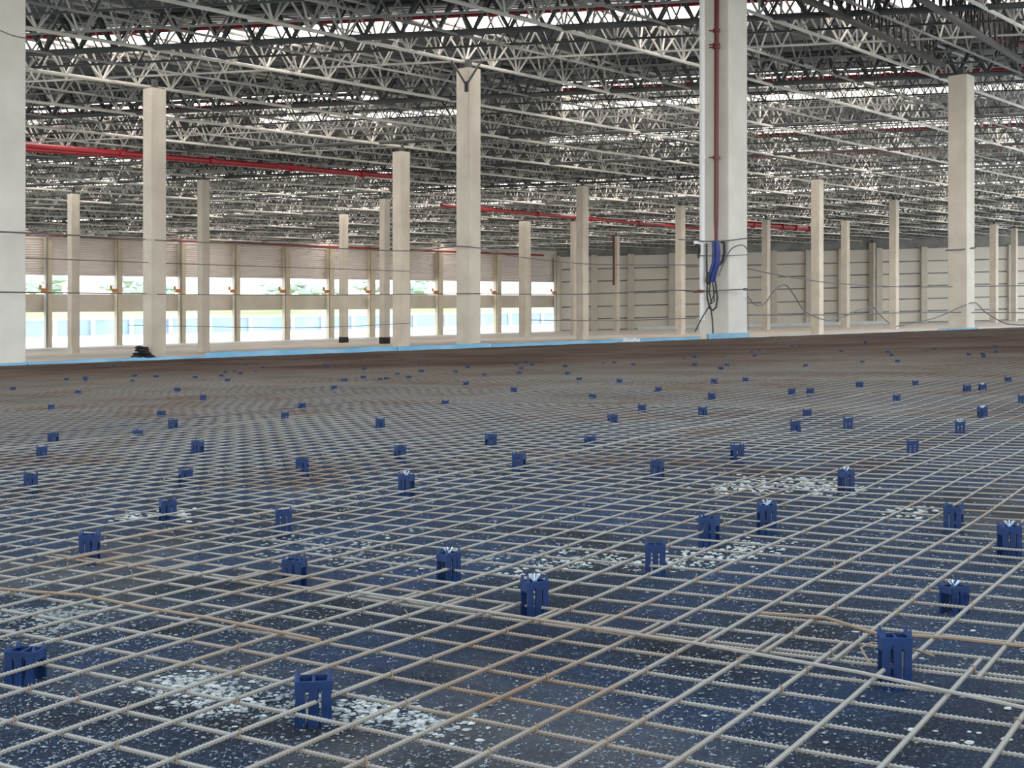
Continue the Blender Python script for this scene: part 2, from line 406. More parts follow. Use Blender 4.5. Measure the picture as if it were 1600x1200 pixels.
WD = 151.0
fw = MB(); fw.prism([(5.4, WD), (77, WD), (77, WD+.5), (5.4, WD+.5)], lambda x, y: floor_z(x)-.2, lambda x, y: EYE+12+FALL*x)
struct('wall_back', fw, M['midsteel'])  # darker backing colour paints the shade in the open panel joints
fp = []
px_f = [870, 928, 985, 1049, 1108, 1160, 1208, 1262, 1313, 1372, 1442, 1512, 1578, 1650, 1720]
for i, px in enumerate(px_f):
    X = (px-800)*WD/F
    o = MB(); o.prism(square(X, WD-.25, .75, 0, .03), floor_z(X)-.02, EYE+8.0+FALL*X)
    nm = ['in the corner beside the window wall', 'behind the brown-streaked column', 'right of the thin column with red downpipe', 'left behind the slim cream column by the red-pipe column', 'hidden behind the wide red-pipe column', 'hidden at the wide red-pipe column right edge',
          'right behind the thin cream column after the red-pipe column', 'left of the tallest slim cream column', 'behind the second thin cream column', 'behind the smallest far column', 'alone midway before the tall tan column', 'behind the tall tan column', 'near the right edge of the photo', 'beyond the right edge', 'beyond the right edge'][i]
    tag(o.build('wall_column', M['beam'], origin=(X, WD-.3, floor_z(X))), 'grey flat wall column '+nm, 'wall column', 'grey columns of the blank wall')
# wall panels: long precast boards with open joints
for b in range(len(px_f)-1):
    X0, X1 = (px_f[b]-800)*WD/F+.3, (px_f[b+1]-800)*WD/F-.3
    mb = MB(); zz = [0.0, 1.35, 2.85, 4.4, 5.9, 7.4, 9.0]
    for k in range(6):
        off = random.uniform(.10, .18)
        mb.prism([(X0, WD-off), (X1, WD-off), (X1, WD), (X0, WD)], lambda x, y, k=k: floor_z(x)+zz[k]+.08, lambda x, y, k=k: floor_z(x)+zz[k+1]-.08)
    o = mb.build('wall_panel', M['panel']); o['kind'] = 'structure'

# low pale ledge in front of the blank wall
mb = MB(); mb.prism([(14, 138), (42, 138), (42, 139), (14, 139)], lambda x, y: floor_z(x), lambda x, y: floor_z(x)+.35)
tag(mb.build('low_kerb', M['kerbpale'], origin=(28, 138.5, 0)), 'low pale kerb lying on the floor before the blank far wall', 'kerb')

# ------------------------------------------------------------------ outside: yard, fence, slope, trees
yd = MB(); n0 = len(yd.v)
A0, A1 = wpt(-1200, 0, -.3), wpt(1000, 0, -.3); out = Vector((-math.cos(R(40.9)), math.sin(R(40.9))))
def og(p, dist, z):                 # point outside at distance from wall
    a = wpt(p, 0, -dist); return (a[0], a[1], EYE+z+FALL*a[0])
rows = [(.3, -1.15), (40, -.9), (64, .1), (66, .6), (200, 9.0)]
mm = [M['yard'], M['yard'], M['grass'], M['grass']]
y1 = MB(); y2 = MB()
for k in range(4):
    (d0, z0), (d1, z1) = rows[k], rows[k+1]
    (y1 if k < 2 else y2).quad(og(-1500, d0, z0), og(1900, d0, z0), og(1900, d1, z1), og(-1500, d1, z1))
for nm_, m_, mt_ in (('yard', y1, M['yard']), ('grass_slope', y2, M['grass'])):
    o = m_.build(nm_, mt_); o['kind'] = 'structure'
fpx = list(range(-900, 880, 62)) + list(range(900, 1700, 45))
t = thing('boundary_fence', og(0, 55, -.5), 'long blue-grey fence with white posts in the yard outside the window wall', 'fence')
f_ = MB()
a, b = og(-900, 55, 0), og(1700, 55, 0)
f_.prism([(a[0], a[1]), (b[0], b[1]), (b[0]+out.x*.3, b[1]+out.y*.3), (a[0]+out.x*.3, a[1]+out.y*.3)], lambda x, y: EYE-.6+FALL*x, lambda x, y: EYE+1.75+FALL*x)
f_.build('fence_panel', M['fence'], t)
for p in fpx:
    q = og(p, 54.6, 0); c = MB(); c.prism(square(q[0], q[1], .45, AZ), EYE-.7+FALL*q[0], EYE+2.0+FALL*q[0]); c.build('fence_post', M['fencepost'], t)
c = MB(); a, b = og(-900, 54.6, 0), og(1700, 54.6, 0)
c.tube([(a[0], a[1], EYE+1.95+FALL*a[0]), (b[0], b[1], EYE+1.95+FALL*b[0])], .2, 4); c.build('top_rail', M['fencepost'], t)
for k, p in enumerate([-420, 60, 330, 640, 800, 900, 980, 1060, 1130, 1210, 1290, 1370, 1450, 1520, 1600]):
    dd = random.uniform(130, 190); q = og(p, dd, 0); zb_ = EYE+FALL*q[0]+.5+(dd-66)/134*8.4; h = random.uniform(4, 8)
    t = thing('tree', (q[0], q[1], zb_), 'pale washed-out tree on the slope outside, seen through the upper openings', 'tree', 'trees outside beyond the fence')
    c = MB(); c.tube([(q[0], q[1], zb_), (q[0], q[1], zb_+h*.6)], .3, 6, radii=[.35, .2]); c.build('trunk', M['beam'], t)
    c = MB()
    for _ in range(16):
        c.rock((q[0]+random.gauss(0, 2.4), q[1]+random.gauss(0, 2), zb_+h*.6+random.gauss(0, 1.1)), random.uniform(1.0, 2.0), .9)
    c.build('foliage', M['tree'], t)

# ------------------------------------------------------------------ roof deck, skylights
dk = MB()
def deckp(x, y, up=1.45): return (x, y, roof_z(x, y, up))
poly = [(-24, 12), (13, 12), (77, 151.2), (5.6, 151.2), (-64, 73), (-50, 50)]
sk = [(36.9, 2.0, [(-400, 1900)]), (48.8, 2.5, [(-300, 585), (880, 1420)]), (53.0, 2.3, [(400, 720), (880, 1900)]), (63.3, 2.9, [(-300, 200), (860, 1900)]),
      (72.0, 3.0, [(-200, 620), (1180, 1900)]), (83.0, 3.2, [(300, 1900)]), (95, 1.8, [(-100, 1900)]), (107, 1.8, [(-50, 1900)]), (120, 1.8, [(300, 1900)]), (133, 1.8, [(500, 1900)])]
dk.prism(poly, lambda x, y: roof_z(x, y, 1.45), lambda x, y: roof_z(x, y, 1.6))
struct('ceiling', dk, M['deck'])
BF = .06
def bline(D0, X): return D0 - BF*(X-.256*D0)
tag_sk = {0: 'widest bright skylight strip across the top of the view', 1: 'bright skylight strip second from the top', 2: 'bright skylight strip third from the top', 3: 'bright skylight strip fourth from the top', 4: 'bright skylight strip fifth from the top'}
for i, (D0, wd, segs) in enumerate(sk):
    for sgi, (a, b) in enumerate(segs):
        Xa, Xb = (a-800)*D0/F, (b-800)*D0/F
        n_ = 6
        lab = tag_sk.get(i)
        if lab and len(segs) > 1: lab += (', its left part', ', its right part')[sgi]
        if not lab: lab = 'distant skylight strip glinting through the dense roof joists'
        t = thing('skylight', deckp((Xa+Xb)/2, D0, 1.40), lab, 'skylight', 'translucent skylight strips in the roof')
        mb = MB()
        mb.prism([(Xa, bline(D0, Xa)-wd/2), (Xb, bline(D0, Xb)-wd/2), (Xb, bline(D0, Xb)+wd/2), (Xa, bline(D0, Xa)+wd/2)], lambda x, y: roof_z(x, y, 1.38), lambda x, y: roof_z(x, y, 1.44))
        mb.build('panel', M['sky'], t)
        for q in (-1, 1):
            mb = MB(); mb.tube([(x, bline(D0, x)+q*(wd/2+.05), roof_z(x, D0, 1.36)) for x in (Xa, Xb)], .05, 4); mb.build('edge_rail', M['midsteel'], t)

# ------------------------------------------------------------------ roof joists
def clip(p, d, lo, hi, planes):
    for nx, ny, c in planes:              # keep nx*x+ny*y >= c
        den = nx*d[0]+ny*d[1]; v = nx*p[0]+ny*p[1]-c
        if abs(den) < 1e-9:
            if v < 0: return None
            continue
        tt = -v/den
        if den > 0: lo = max(lo, tt)
        else: hi = min(hi, tt)
    return (lo, hi) if hi-lo > 1 else None
# left wall line: points right of it
wa = wpt(-700, 0, 1.0); wb = wpt(868, 0, 1.0)
dx, dy = wb[0]-wa[0], wb[1]-wa[1]; Ln = math.hypot(dx, dy)
wallplane = (dy/Ln, -dx/Ln, (dy*wa[0]-dx*wa[1])/Ln)
planes = [wallplane, (0, -1, -150), (0, 1, 17), (1, .44, -6), (-1, .44, -6)]
def joist(p, d, lo, hi, rc, rw, depth, period, m, name, label, group, low=.22, tri=False, mweb=None):
    n = max(1, int((hi-lo)/period))
    P = lambda t, up, o=0.0: (p[0]+d[0]*t-d[1]*o, p[1]+d[1]*t+d[0]*o, roof_z(p[0]+d[0]*t, p[1]+d[1]*t, up))
    mid = (lo+hi)/2
    t0 = thing(name, P(mid, low), label, 'roof joist', group)
    ns = 6 if rc > .05 else 4
    mb = MB(); mb.tube([P(lo, low), P(hi, low)], rc, ns); mb.build('bottom_chord', m, t0)
    mb = MB()
    for o in ((-.28, .28) if tri else (0.0,)): mb.tube([P(lo, low+depth, o), P(hi, low+depth, o)], rc*.9, ns)
    mb.build('top_chord', m, t0)
    mb = MB()
    for i in range(n):
        a = lo+period*i
        for o in ((-.28, .28) if tri else (0.0,)):
            mb.tube([P(a, low+depth, o), P(a+period/2, low)], rw, 4, caps=False); mb.tube([P(a+period/2, low), P(a+period, low+depth, o)], rw, 4, caps=False)
    mb.build('web', mweb or m, t0)
    return t0
dA = (math.sin(R(39)), math.cos(R(39))); nA = (math.cos(R(39)), -math.sin(R(39)))
k = 0; off = -110.0
while off < 60:
    p = (nA[0]*off, nA[1]*off)
    c = clip(p, dA, -100, 300, planes)
    if c:
        joist(p, dA, c[0], c[1], .055 if k % 2 else .04, .034 if k % 2 else .028, .95, 1.25, M['steel'] if k % 2 else M['midsteel'], 'roof_joist', 'light painted open-web joist running away to the right under the roof' if k % 2 else 'dull grey open-web joist running away to the right between the light ones',
              'light roof joists running away to the right' if k % 2 else 'dull grey roof joists between the light ones', low=.20, tri=bool(k % 2))
        k += 1
    off += 2.3
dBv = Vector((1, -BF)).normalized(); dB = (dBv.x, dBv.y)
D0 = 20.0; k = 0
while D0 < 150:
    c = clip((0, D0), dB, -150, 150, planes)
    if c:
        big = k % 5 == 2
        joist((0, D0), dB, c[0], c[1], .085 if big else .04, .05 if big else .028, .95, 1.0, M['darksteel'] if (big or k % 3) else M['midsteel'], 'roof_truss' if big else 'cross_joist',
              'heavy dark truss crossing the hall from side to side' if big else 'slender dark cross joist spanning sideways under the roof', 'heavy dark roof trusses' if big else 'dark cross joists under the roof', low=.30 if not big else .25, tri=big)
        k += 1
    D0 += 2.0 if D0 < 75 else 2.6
# backlit girders at the top right
for (x0, y0), (x1, y1), lab in (((1245, -8), (1472, 101), 'backlit steel girder slanting down at top right, the left one of two'), ((1428, -8), (1597, 96), 'backlit steel girder slanting down at top right, the right one of two')):
    Da, Db = roof_D(x0, y0), roof_D(x1, y1)
    pa, pb = ((x0-800)*Da/F, Da), ((x1-800)*Db/F, Db)
    dv = Vector((pb[0]-pa[0], pb[1]-pa[1])); L = dv.length; dv.normalize()
    p0 = (pa[0]-dv.x*8, pa[1]-dv.y*8)
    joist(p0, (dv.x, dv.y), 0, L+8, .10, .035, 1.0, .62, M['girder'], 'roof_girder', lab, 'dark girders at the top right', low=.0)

# red sprinkler pipes under the roof
def pipe(a, b, r, label, m='red', up=None, drop=0):
    n_ = 10; mb = MB(); pts = [tuple(a[j]+(b[j]-a[j])*i/n_ for j in range(3)) for i in range(n_+1)]
    mb.tube(pts, r, 8); fl_ = MB()
    tag_o = thing('sprinkler_pipe', a, label, 'pipe', 'red pipes under the roof')
    mb.build('pipe_run', M[m], tag_o)
    for i in range(1, n_, 2):
        p, q = Vector(pts[i]), Vector(pts[i+1]); v = (q-p).normalized()*.1
        fl_ = MB(); fl_.tube([p-v, p+v], r*1.5, 8); fl_.build('coupling', M[m], tag_o)
def rp_(px, py, dz=-.05):
    D = roof_D(px, py, T0+dz); X = (px-800)*D/F; return (X, D, roof_z(X, D, dz))
pipe(rp_(-60, 219), rp_(617, 276), .13, 'long red pipe crossing behind the rubble-footed column towards the pair')
pipe(rp_(-60, 228), rp_(480, 262), .08, 'thinner red pipe just under the long red pipe at left')
pipe(rp_(690, 321), rp_(1092, 357), .14, 'red pipe from the tall bracketed column towards the red-pipe column')
pipe(rp_(1165, 350), rp_(1272, 358), .22, 'short red pipe ending at the tallest slim cream column')
pipe(rp_(1286, 383), rp_(1316, 383.5), .35, 'short thick red pipe stub between two slim cream columns')
for D0, a, b, lab in ((34.8, -60, 1600, 'red pipe running just below the widest skylight strip'), (47, 880, 1600, 'red pipe under the second skylight strip on the right'), (47.2, -60, 560, 'red pipe under the second skylight strip on the left'),
                  (61.8, 1170, 1620, 'red pipe under the fourth skylight strip'), (70.6, 1170, 1620, 'red pipe under the fifth skylight strip')):
    Xa, Xb = (a-800)*D0/F, (b-800)*D0/F
    pipe((Xa, bline(D0, Xa), roof_z(Xa, D0, 1.05)), (Xb, bline(D0, Xb), roof_z(Xb, D0, 1.05)), .065, lab)
pipe((14.2, 38.6, roof_z(14.2, 38.6, .75)), (25, 46, roof_z(25, 46, .15)), .07, 'dark red pipe slanting down at the top right corner', 'dkred')
# downpipe beside thin far column
X, D, s, _ = CP[963]
mb = MB(); mb.tube([(X-.30, D-.6, EYE+(FALL*X)+3.4), (X-.30, D-.6, roof_z(X, D))], .10, 6)
tag(mb.build('downpipe', M['dkred'], origin=(X-.3, D-.6, 4)), 'dark red downpipe on the thin far column right of centre', 'pipe')

# ------------------------------------------------------------------ fittings on the wide column
X, D, s, ct = CP[1130]
Df = D-.62           # just in front of the near edge
def mp(px, py, dd=0.0): return pt(px, py, Df-dd)
mb = MB(); mb.tube([mp(1097.5, -60), mp(1097.5, 500)], .062, 12)
for y_ in (60, 245, 420): mb.tube([mp(1097.5, y_-3), mp(1097.5, y_+3)], .075, 12)
tag(mb.build('conduit', M['white'], origin=mp(1097.5, 500), smooth=False), 'white vertical conduit on the left of the wide red-pipe column', 'conduit')
t = thing('riser_pipe', mp(1119, 385), 'dark red riser pipe running down the front of the wide column', 'pipe')
mb = MB(); mb.tube([mp(1120, -60), mp(1119, 340), mp(1119, 386)], .058, 12, radii=[.058, .055, .035]); mb.build('pipe_run', M['dkred'], t)
for y_ in (48, 70, 74, 246):
    mb = MB(); mb.tube([mp(1119.5, y_-2.5), mp(1119.5, y_+2.5)], .085, 10); mb.tube([mp(1108, y_, -.02), mp(1119, y_, -.02)], .018, 6); mb.build('pipe_clamp', M['dkred'], t)
mb = MB(); mb.tube([mp(1119, 384), mp(1119, 398)], .03, 8); mb.build('pipe_end', M['white'], t)
t = thing('cable_hanger', mp(1108, 380), 'pale horizontal bracket with black hooks on the wide column', 'bracket')
mb = MB(); a, b = mp(1084, 379), mp(1118, 379); mb.box(((a[0]+b[0])/2, Df-.02, a[2]), (b[0]-a[0], .08, .07)); mb.build('arm', M['white'], t)
mb = MB(); mb.tube([mp(1087, 383, .02), mp(1091, 385, .02), mp(1092, 392, .02), mp(1091, 404, .02)], .04, 8, radii=[.05, .05, .04, .015]); mb.build('hook', M['black'], t)
mb = MB(); mb.tube([mp(1126, 378, .05), mp(1132, 379, .05), mp(1132, 395, .05), mp(1129, 408, .05), mp(1124, 414, .05)], .035, 8); mb.build('hook', M['black'], t)
t = thing('cable_bundle', mp(1114, 440), 'blue cable bundle hanging on the front of the wide column', 'cable bundle')
random.seed(3)
for k in range(9):
    ox = random.uniform(-4, 5); oz = random.uniform(0, .08)
    mb = MB(); mb.tube([mp(1118+ox*.8, 376, .08+oz), mp(1119+ox, 395, .09+oz), mp(1118+ox, 412, .09+oz), mp(1113+ox, 428, .09+oz), mp(1110+ox*1.1, 441, .07+oz)], .033, 6); mb.build('cable', M['bluecable'], t)
t = thing('hose_loop', mp(1113, 485), 'black cable loops hanging below the blue bundle', 'cable')
mb = MB(); mb.tube([mp(1104+0, 380, .12), mp(1104, 410, .13), mp(1105, 445, .13), mp(1105, 465, .13), mp(1109, 482, .13), mp(1114, 485, .13), mp(1119, 480, .13), mp(1121, 465, .13), mp(1119, 450, .12), mp(1118, 440, .1)], .022, 8); mb.build('loop', M['black'], t)
mb = MB(); mb.tube([mp(1110, 440, .16), mp(1108, 455, .16), mp(1112, 475, .16), mp(1116, 470, .16), mp(1115, 450, .16), mp(1113, 440, .16)], .018, 8); mb.build('loop', M['black'], t)
mb = MB(); mb.tube([mp(1107, 425, .16), mp(1105, 440, .16), mp(1109, 442, .16)], .05, 8); mb.build('knot', M['black'], t)
def cable(pts, r, label, m='cablegrey', group='loose cables and lines'):
    # Catmull-Rom through the points
    P = [Vector(p) for p in pts]; out_ = []
    for i in range(len(P)-1):
        a, b, c_, d = P[max(i-1, 0)], P[i], P[i+1], P[min(i+2, len(P)-1)]
        for j in range(6):
            u = j/6; out_.append(.5*((2*b)+(c_-a)*u+(2*a-5*b+4*c_-d)*u*u+(3*b-a-3*c_+d)*u**3))
    out_.append(P[-1]); mb = MB(); mb.tube(out_, r, 5)
    tag(mb.build('cable', M[m], origin=pts[0]), label, 'cable', group)
cable([mp(1120, 450, .14), mp(1108, 478, .14), mp(1098, 495, .12), mp(1086, 518, .1)], .014, 'thin dark cable slanting down left from the black loops to the floor', 'black')
cable([mp(1110, 478, .14), mp(1113, 500, .14), mp(1114, 521, .12)], .018, 'dark cable dropping straight from the black loops to the column foot', 'black')
cable([mp(1122, 432, .1), mp(1132, 408, .1), mp(1143, 389, .1), mp(1156, 383, .1), mp(1164, 385, -.1), mp(1169, 392, -.3)], .014, 'grey cable arching over the right face of the wide column')
cable([mp(1060, 374, -.3), mp(1100, 377, .12), mp(1135, 376, .1), mp(1169, 372, -.2)], .014, 'dark line wrapped round the wide column above the blue bundle')
cable([mp(1088, 399, .1), mp(1120, 400, .1), mp(1169, 398, -.2)], .010, 'thin line round the wide column at the blue bundle')
cable([mp(1085, 456, .1), mp(1122, 454, .12), mp(1160, 452, -.05), mp(1169, 452, -.3)], .013, 'thin line round the wide column through the black loops')
cable([mp(1168, 452, -.3), mp(1168, 480, -.3), mp(1169, 515, -.3)], .012, 'thin cable down the right edge of the wide column')
mb = MB(); mb.box(mp(1165, 452, .0), (.10, .06, .06)); tag(mb.build('junction_box', M['cablegrey'], origin=mp(1165, 452)), 'small grey box at the right edge of the wide column', 'box')
mb = MB(); mb.tube([mp(1082, 457, .12), mp(1092, 455, .12), mp(1101, 455, .12)], .03, 6, radii=[.008, .04, .02]); tag(mb.build('plug', M['dkred'], origin=mp(1092, 455)), 'dark red cable plug left of the black loops', 'plug')
# plinth of the wide column
mb = MB(); a = edge_pt(1107); b = edge_pt(1170)
mb.prism([(a[0], a[1]-.03), (b[0], b[1]-.03), (b[0], b[1]+.35), (a[0], a[1]+.25)], lambda x, y: bed_z(x)-.01, lambda x, y: bed_z(x)+.13)
tag(mb.build('column_collar', M['kerb'], origin=(a[0], a[1], bed_z(a[0]))), 'pale blue foam collar round the foot of the wide red-pipe column', 'foam strip')
# lines stretched between columns
def L(px, py, key=None, D=None): return pt(px, py, (CP[key][1]-CP[key][2]*.8) if key is not None else D)
cable([L(-60, 362, None, 24), L(42, 364, None, 24), L(223, 374, 241), L(262, 376, 241), L(520, 388, None, 40), L(640, 392, None, 38.5), L(712, 385, 732), L(752, 388, 732)], .018, 'upper stretched line from the left edge past the tall bracketed column')
cable([L(-60, 456, None, 24), L(42, 457, None, 24), L(223, 459, 241), L(262, 460, 241), L(500, 461, None, 38), L(712, 459, 732), L(753, 459, 732), L(900, 460, None, 34), L(1040, 454, None, 30), L(1090, 455, None, 28.8)], .016, 'lower stretched line from the left edge to the wide red-pipe column')
cable([L(40, 403, None, 30), L(223, 410, 241), L(400, 416, None, 42), L(640, 424, None, 50)], .014, 'faint middle line across the left columns')
cable([L(200, 508, None, 40), L(470, 512, None, 40), L(640, 505, None, 42)], .010, 'faint low line across the left columns')
cable([L(752, 392, 732), L(830, 404, None, 36), L(930, 413, None, 36), L(1090, 414, None, 32)], .012, 'line sagging from the tall bracketed column to the right')
cable([L(830, 500, None, 40), L(960, 501, None, 36), L(1088, 497, None, 32)], .012, 'low line crossing before the thin column with red downpipe')
cable([L(1168, 420, None, 29.5), L(1240, 434, None, 32), L(1310, 443, None, 36), L(1400, 448, None, 40), L(1480, 448, None, 41.5), L(1620, 446, None, 42)], .016, 'long line from the wide column to the tall tan column')
cable([L(1168, 492, None, 29.5), L(1290, 492, None, 33), L(1400, 489, None, 37), L(1480, 488, None, 41), L(1620, 489, None, 42)], .016, 'low level line stretched right of the wide column')
cable([L(1168, 462, None, 29.3), L(1180, 476, None, 29.5), L(1195, 474, None, 30), L(1210, 454, None, 30.5), L(1226, 445, None, 31), L(1240, 460, None, 31), L(1258, 486, None, 32), L(1290, 500, None, 33), L(1318, 495, None, 34), L(1340, 485, None, 35), L(1364, 479, None, 36)], .016, 'drooping wavy cable right of the wide column')
cable([L(1364, 479, None, 36), L(1375, 492, None, 36), L(1390, 506, None, 36)], .014, 'short cable falling from its peak at the smallest far column')
cable([L(1400, 510, None, 38), L(1460, 497, None, 40), L(1500, 480, None, 41), L(1523, 473, None, 41.5), L(1540, 488, None, 41.5), L(1570, 505, None, 40), L(1600, 508, None, 39)], .018, 'tent-shaped cable peaking at the tall tan column')
cable([L(1478, 391, None, 41), L(1500, 390, 1502), L(1524, 387, None, 41.6)], .03, 'dark line wrapped round the tall tan column')
cable([L(-60, 18, None, 24), L(10, 52, None, 24), L(42, 60, None, 24.2)], .012, 'thin line curving across the top of the cut-off left column')

# ------------------------------------------------------------------ rebar mesh sheets
random.seed(11)
SP = .0895
u = (math.sin(R(32.9)), math.cos(R(32.9))); v = (math.cos(R(32.9)), -math.sin(R(32.9)))     # u runs away to the right, v towards the right
RB_ = .0023
eA, eB = edge_pt(0), edge_pt(1600); ex_, ey_ = eB[0]-eA[0], eB[1]-eA[1]; el = math.hypot(ex_, ey_)
bp = [(0, 1, .75), (1, .43, -.6), (-1, .43, -.6), (ey_/el, -ex_/el, (ey_*eA[0]-ex_*eA[1])/el+.12)]
def clip2(p, d, lo, hi):
    for nx, ny, c in bp:
        den = nx*d[0]+ny*d[1]; q = nx*p[0]+ny*p[1]-c
        if abs(den) < 1e-9:
            if q < 0: return None
            continue
        tt = -q/den
        if den > 0: lo = max(lo, tt)
        else: hi = min(hi, tt)
    return (lo, hi) if hi-lo > .03 else None
def zmesh(x, y, lift): return bed_z(x)+MESHZ+lift+.003*math.sin(x*5.1+y*2.3)
def bar(mb, p, d, lo, hi, lift, near):
    n_ = max(1, int((hi-lo)/.35)) if near else max(1, int((hi-lo)/1.5))
    amp = .0012 if near else .002; ph = random.random()*6
    def q(t):
        x, y = p[0]+d[0]*t, p[1]+d[1]*t; w_ = amp*math.sin(t*3.3+ph)
        return (x-d[1]*w_, y+d[0]*w_, zmesh(x, y, lift))
    if near:
        ts = []; rr = []; t = lo
        while t < hi:
            y = p[1]+d[1]*t
            if y < 2.5:
                ts += [t, t+.0026, t+.0030, t+.0048]; rr += [RB_*.93, RB_*.93, RB_*1.30, RB_*1.30]; t += .0056
            else:
                ts.append(t); rr.append(RB_); t += .12
        ts.append(hi); rr.append(RB_)
        mb.tube([q(t) for t in ts], RB_, 6, radii=rr)
    else:
        mb.tube([q(lo+(hi-lo)*i/n_) for i in range(n_+1)], RB_*1.05, 4, caps=False)
SU, SV = 5.37, 2.148                          # sheet size: 60 by 24 fields
def ijlabel(c):
    return None
sheets = []
iu = -2
for iu in range(-2, 10):
    for iv in range(-16, 22):
        u0 = iu*SU+.4 + (iv % 2)*1.2; v0 = iv*SV
        bars = []
        ju, jv = random.uniform(-.018, .018), random.uniform(-.018, .018)
        for k in range(25):                   # bars along u
            vv = v0+jv+k*SP+random.uniform(-.003, .003); c = clip2((v[0]*vv, v[1]*vv), u, u0-.03, u0+SU+.05)
            if c: bars.append(('u', vv, c))
        for k in range(61):                   # bars along v
            uu = u0+ju+k*SP+random.uniform(-.003, .003); c = clip2((u[0]*uu, u[1]*uu), v, v0-.03, v0+SV+.02)
            if c: bars.append(('v', uu, c))
        if len(bars) < 4: continue
        cx, cy = u[0]*(u0+SU/2)+v[0]*(v0+SV/2), u[1]*(u0+SU/2)+v[1]*(v0+SV/2)
        ys = []
        for kd, o_, c in bars:
            d, e = (u, v) if kd == 'u' else (v, u)
            ys += [e[1]*o_+d[1]*c[0], e[1]*o_+d[1]*c[1]]
        sheets.append((min(ys), cx, cy, bars))
sheets.sort(key=lambda s_: s_[0])
npart = 0
for si, (ymin, cx, cy, bars) in enumerate(sheets):
    near = ymin < 2.6
    lift = random.uniform(0, .002)
    if near:
        pxm = None
        t = thing('rebar_mesh', (cx, cy, bed_z(cx)), ['steel rebar mesh sheet filling the bottom middle of the photo', 'steel rebar mesh sheet reaching into the bottom right corner', 'steel rebar mesh sheet at the bottom left corner', 'steel rebar mesh sheet beside the left foreground spacers', 'steel rebar mesh sheet along the right foreground edge', 'steel rebar mesh sheet just behind the foreground sheets', 'steel rebar mesh sheet overlapping behind the bottom row'][min(si, 6)], 'rebar mesh', 'rebar mesh sheets over the slab bed')
        tie = MB()
        for kd, o_, c in bars[:100]:
            d, e = (u, v) if kd == 'u' else (v, u)
            mb = MB(); bar(mb, (e[0]*o_, e[1]*o_), d, c[0], c[1], lift+(.0049 if kd == 'u' else 0), True)
            mb.build('rebar', M['rebar'], t, smooth=False)
        ub = [b_ for b_ in bars if b_[0] == 'u']; vb = [b_ for b_ in bars if b_[0] == 'v']
        for _, vv, c in ub:
            for _, uu, c2 in vb:
                if c[0] < uu < c[1] and c2[0] < vv < c2[1] and random.random() < .45:
                    x, y = u[0]*uu+v[0]*vv, u[1]*uu+v[1]*vv
                    if y > 4: continue
                    z = zmesh(x, y, lift+.003); r_ = .0055
                    a_ = math.atan2(u[1], u[0])+math.pi/4
                    ca, sa = math.cos(a_)*r_, math.sin(a_)*r_
                    tie.tube([(x-ca, y-sa, z-.003), (x-ca*.6, y-sa*.6, z+.0052), (x+ca*.6, y+sa*.6, z+.0052), (x+ca, y+sa, z-.003)], .0010, 4)
                    if random.random() < .2: tie.tube([(x, y, z+.005), (x+random.uniform(-.006, .006), y+random.uniform(-.006, .006), z+.011)], .0008, 4)
        if tie.v: tie.build('tie_wires', M['tie'], t, kind='stuff', label='rust-brown tie wires at the crossings')
    else:
        mb = MB()
        for kd, o_, c in bars:
            d, e = (u, v) if kd == 'u' else (v, u)
            bar(mb, (e[0]*o_, e[1]*o_), d, c[0], c[1], lift+(.0049 if kd == 'u' else 0), False)
        lab = 'rebar mesh sheet in the middle distance of the slab bed' if ymin < 6 else 'far rebar mesh sheet blurring into the brown end of the slab bed'
        tag(mb.build('rebar_mesh', M['rebar'] if ymin < 6 else M['rebarfar'], origin=(cx, cy, bed_z(cx))), lab, 'rebar mesh', 'rebar mesh sheets in the middle distance' if ymin < 6 else 'rebar mesh sheets at the far end')
print('sheets', len(sheets), 'near', sum(1 for s_ in sheets if s_[0] < 2.6))

# a few loose bars doubled beside the mesh and a twisted wire
def gp(px, py, h=.0): 
    D = (EYE-BEDH-h)*F/(py-HZ+FALL*(px-800)); X = (px-800)*D/F; return (X, D, bed_z(X)+h)
def loose(pxy, r, label, m='rebar', h=.034, cat='rebar'):
    mb = MB(); mb.tube([gp(a, b, h) for a, b in pxy], r, 6); tag(mb.build('loose_bar', M[m], origin=gp(*pxy[0])), label, cat, 'loose bars lying on the mesh')
loose([(-20, 918), (60, 925), (130, 930), (230, 950), (330, 966), (500, 1000)], .0026, 'loose rusty bar lying crooked on the mesh at left, above the pale stones', 'tie')
loose([(560, 925), (840, 968), (1080, 1004), (1340, 1050), (1620, 1110)], .0024, 'loose bar doubled beside the mesh, passing the centre spacer')
loose([(1190, 958), (1290, 965), (1370, 990), (1480, 996), (1620, 1012)], .0026, 'loose rusty bar right of centre in front of the tilted spacer', 'tie')
loose([(1358, 1035), (1345, 1012), (1362, 1004), (1385, 1008), (1420, 1012), (1460, 1025)], .0014, 'bent tie wire curling around the right foreground spacer', 'tie', h=.045, cat='wire')

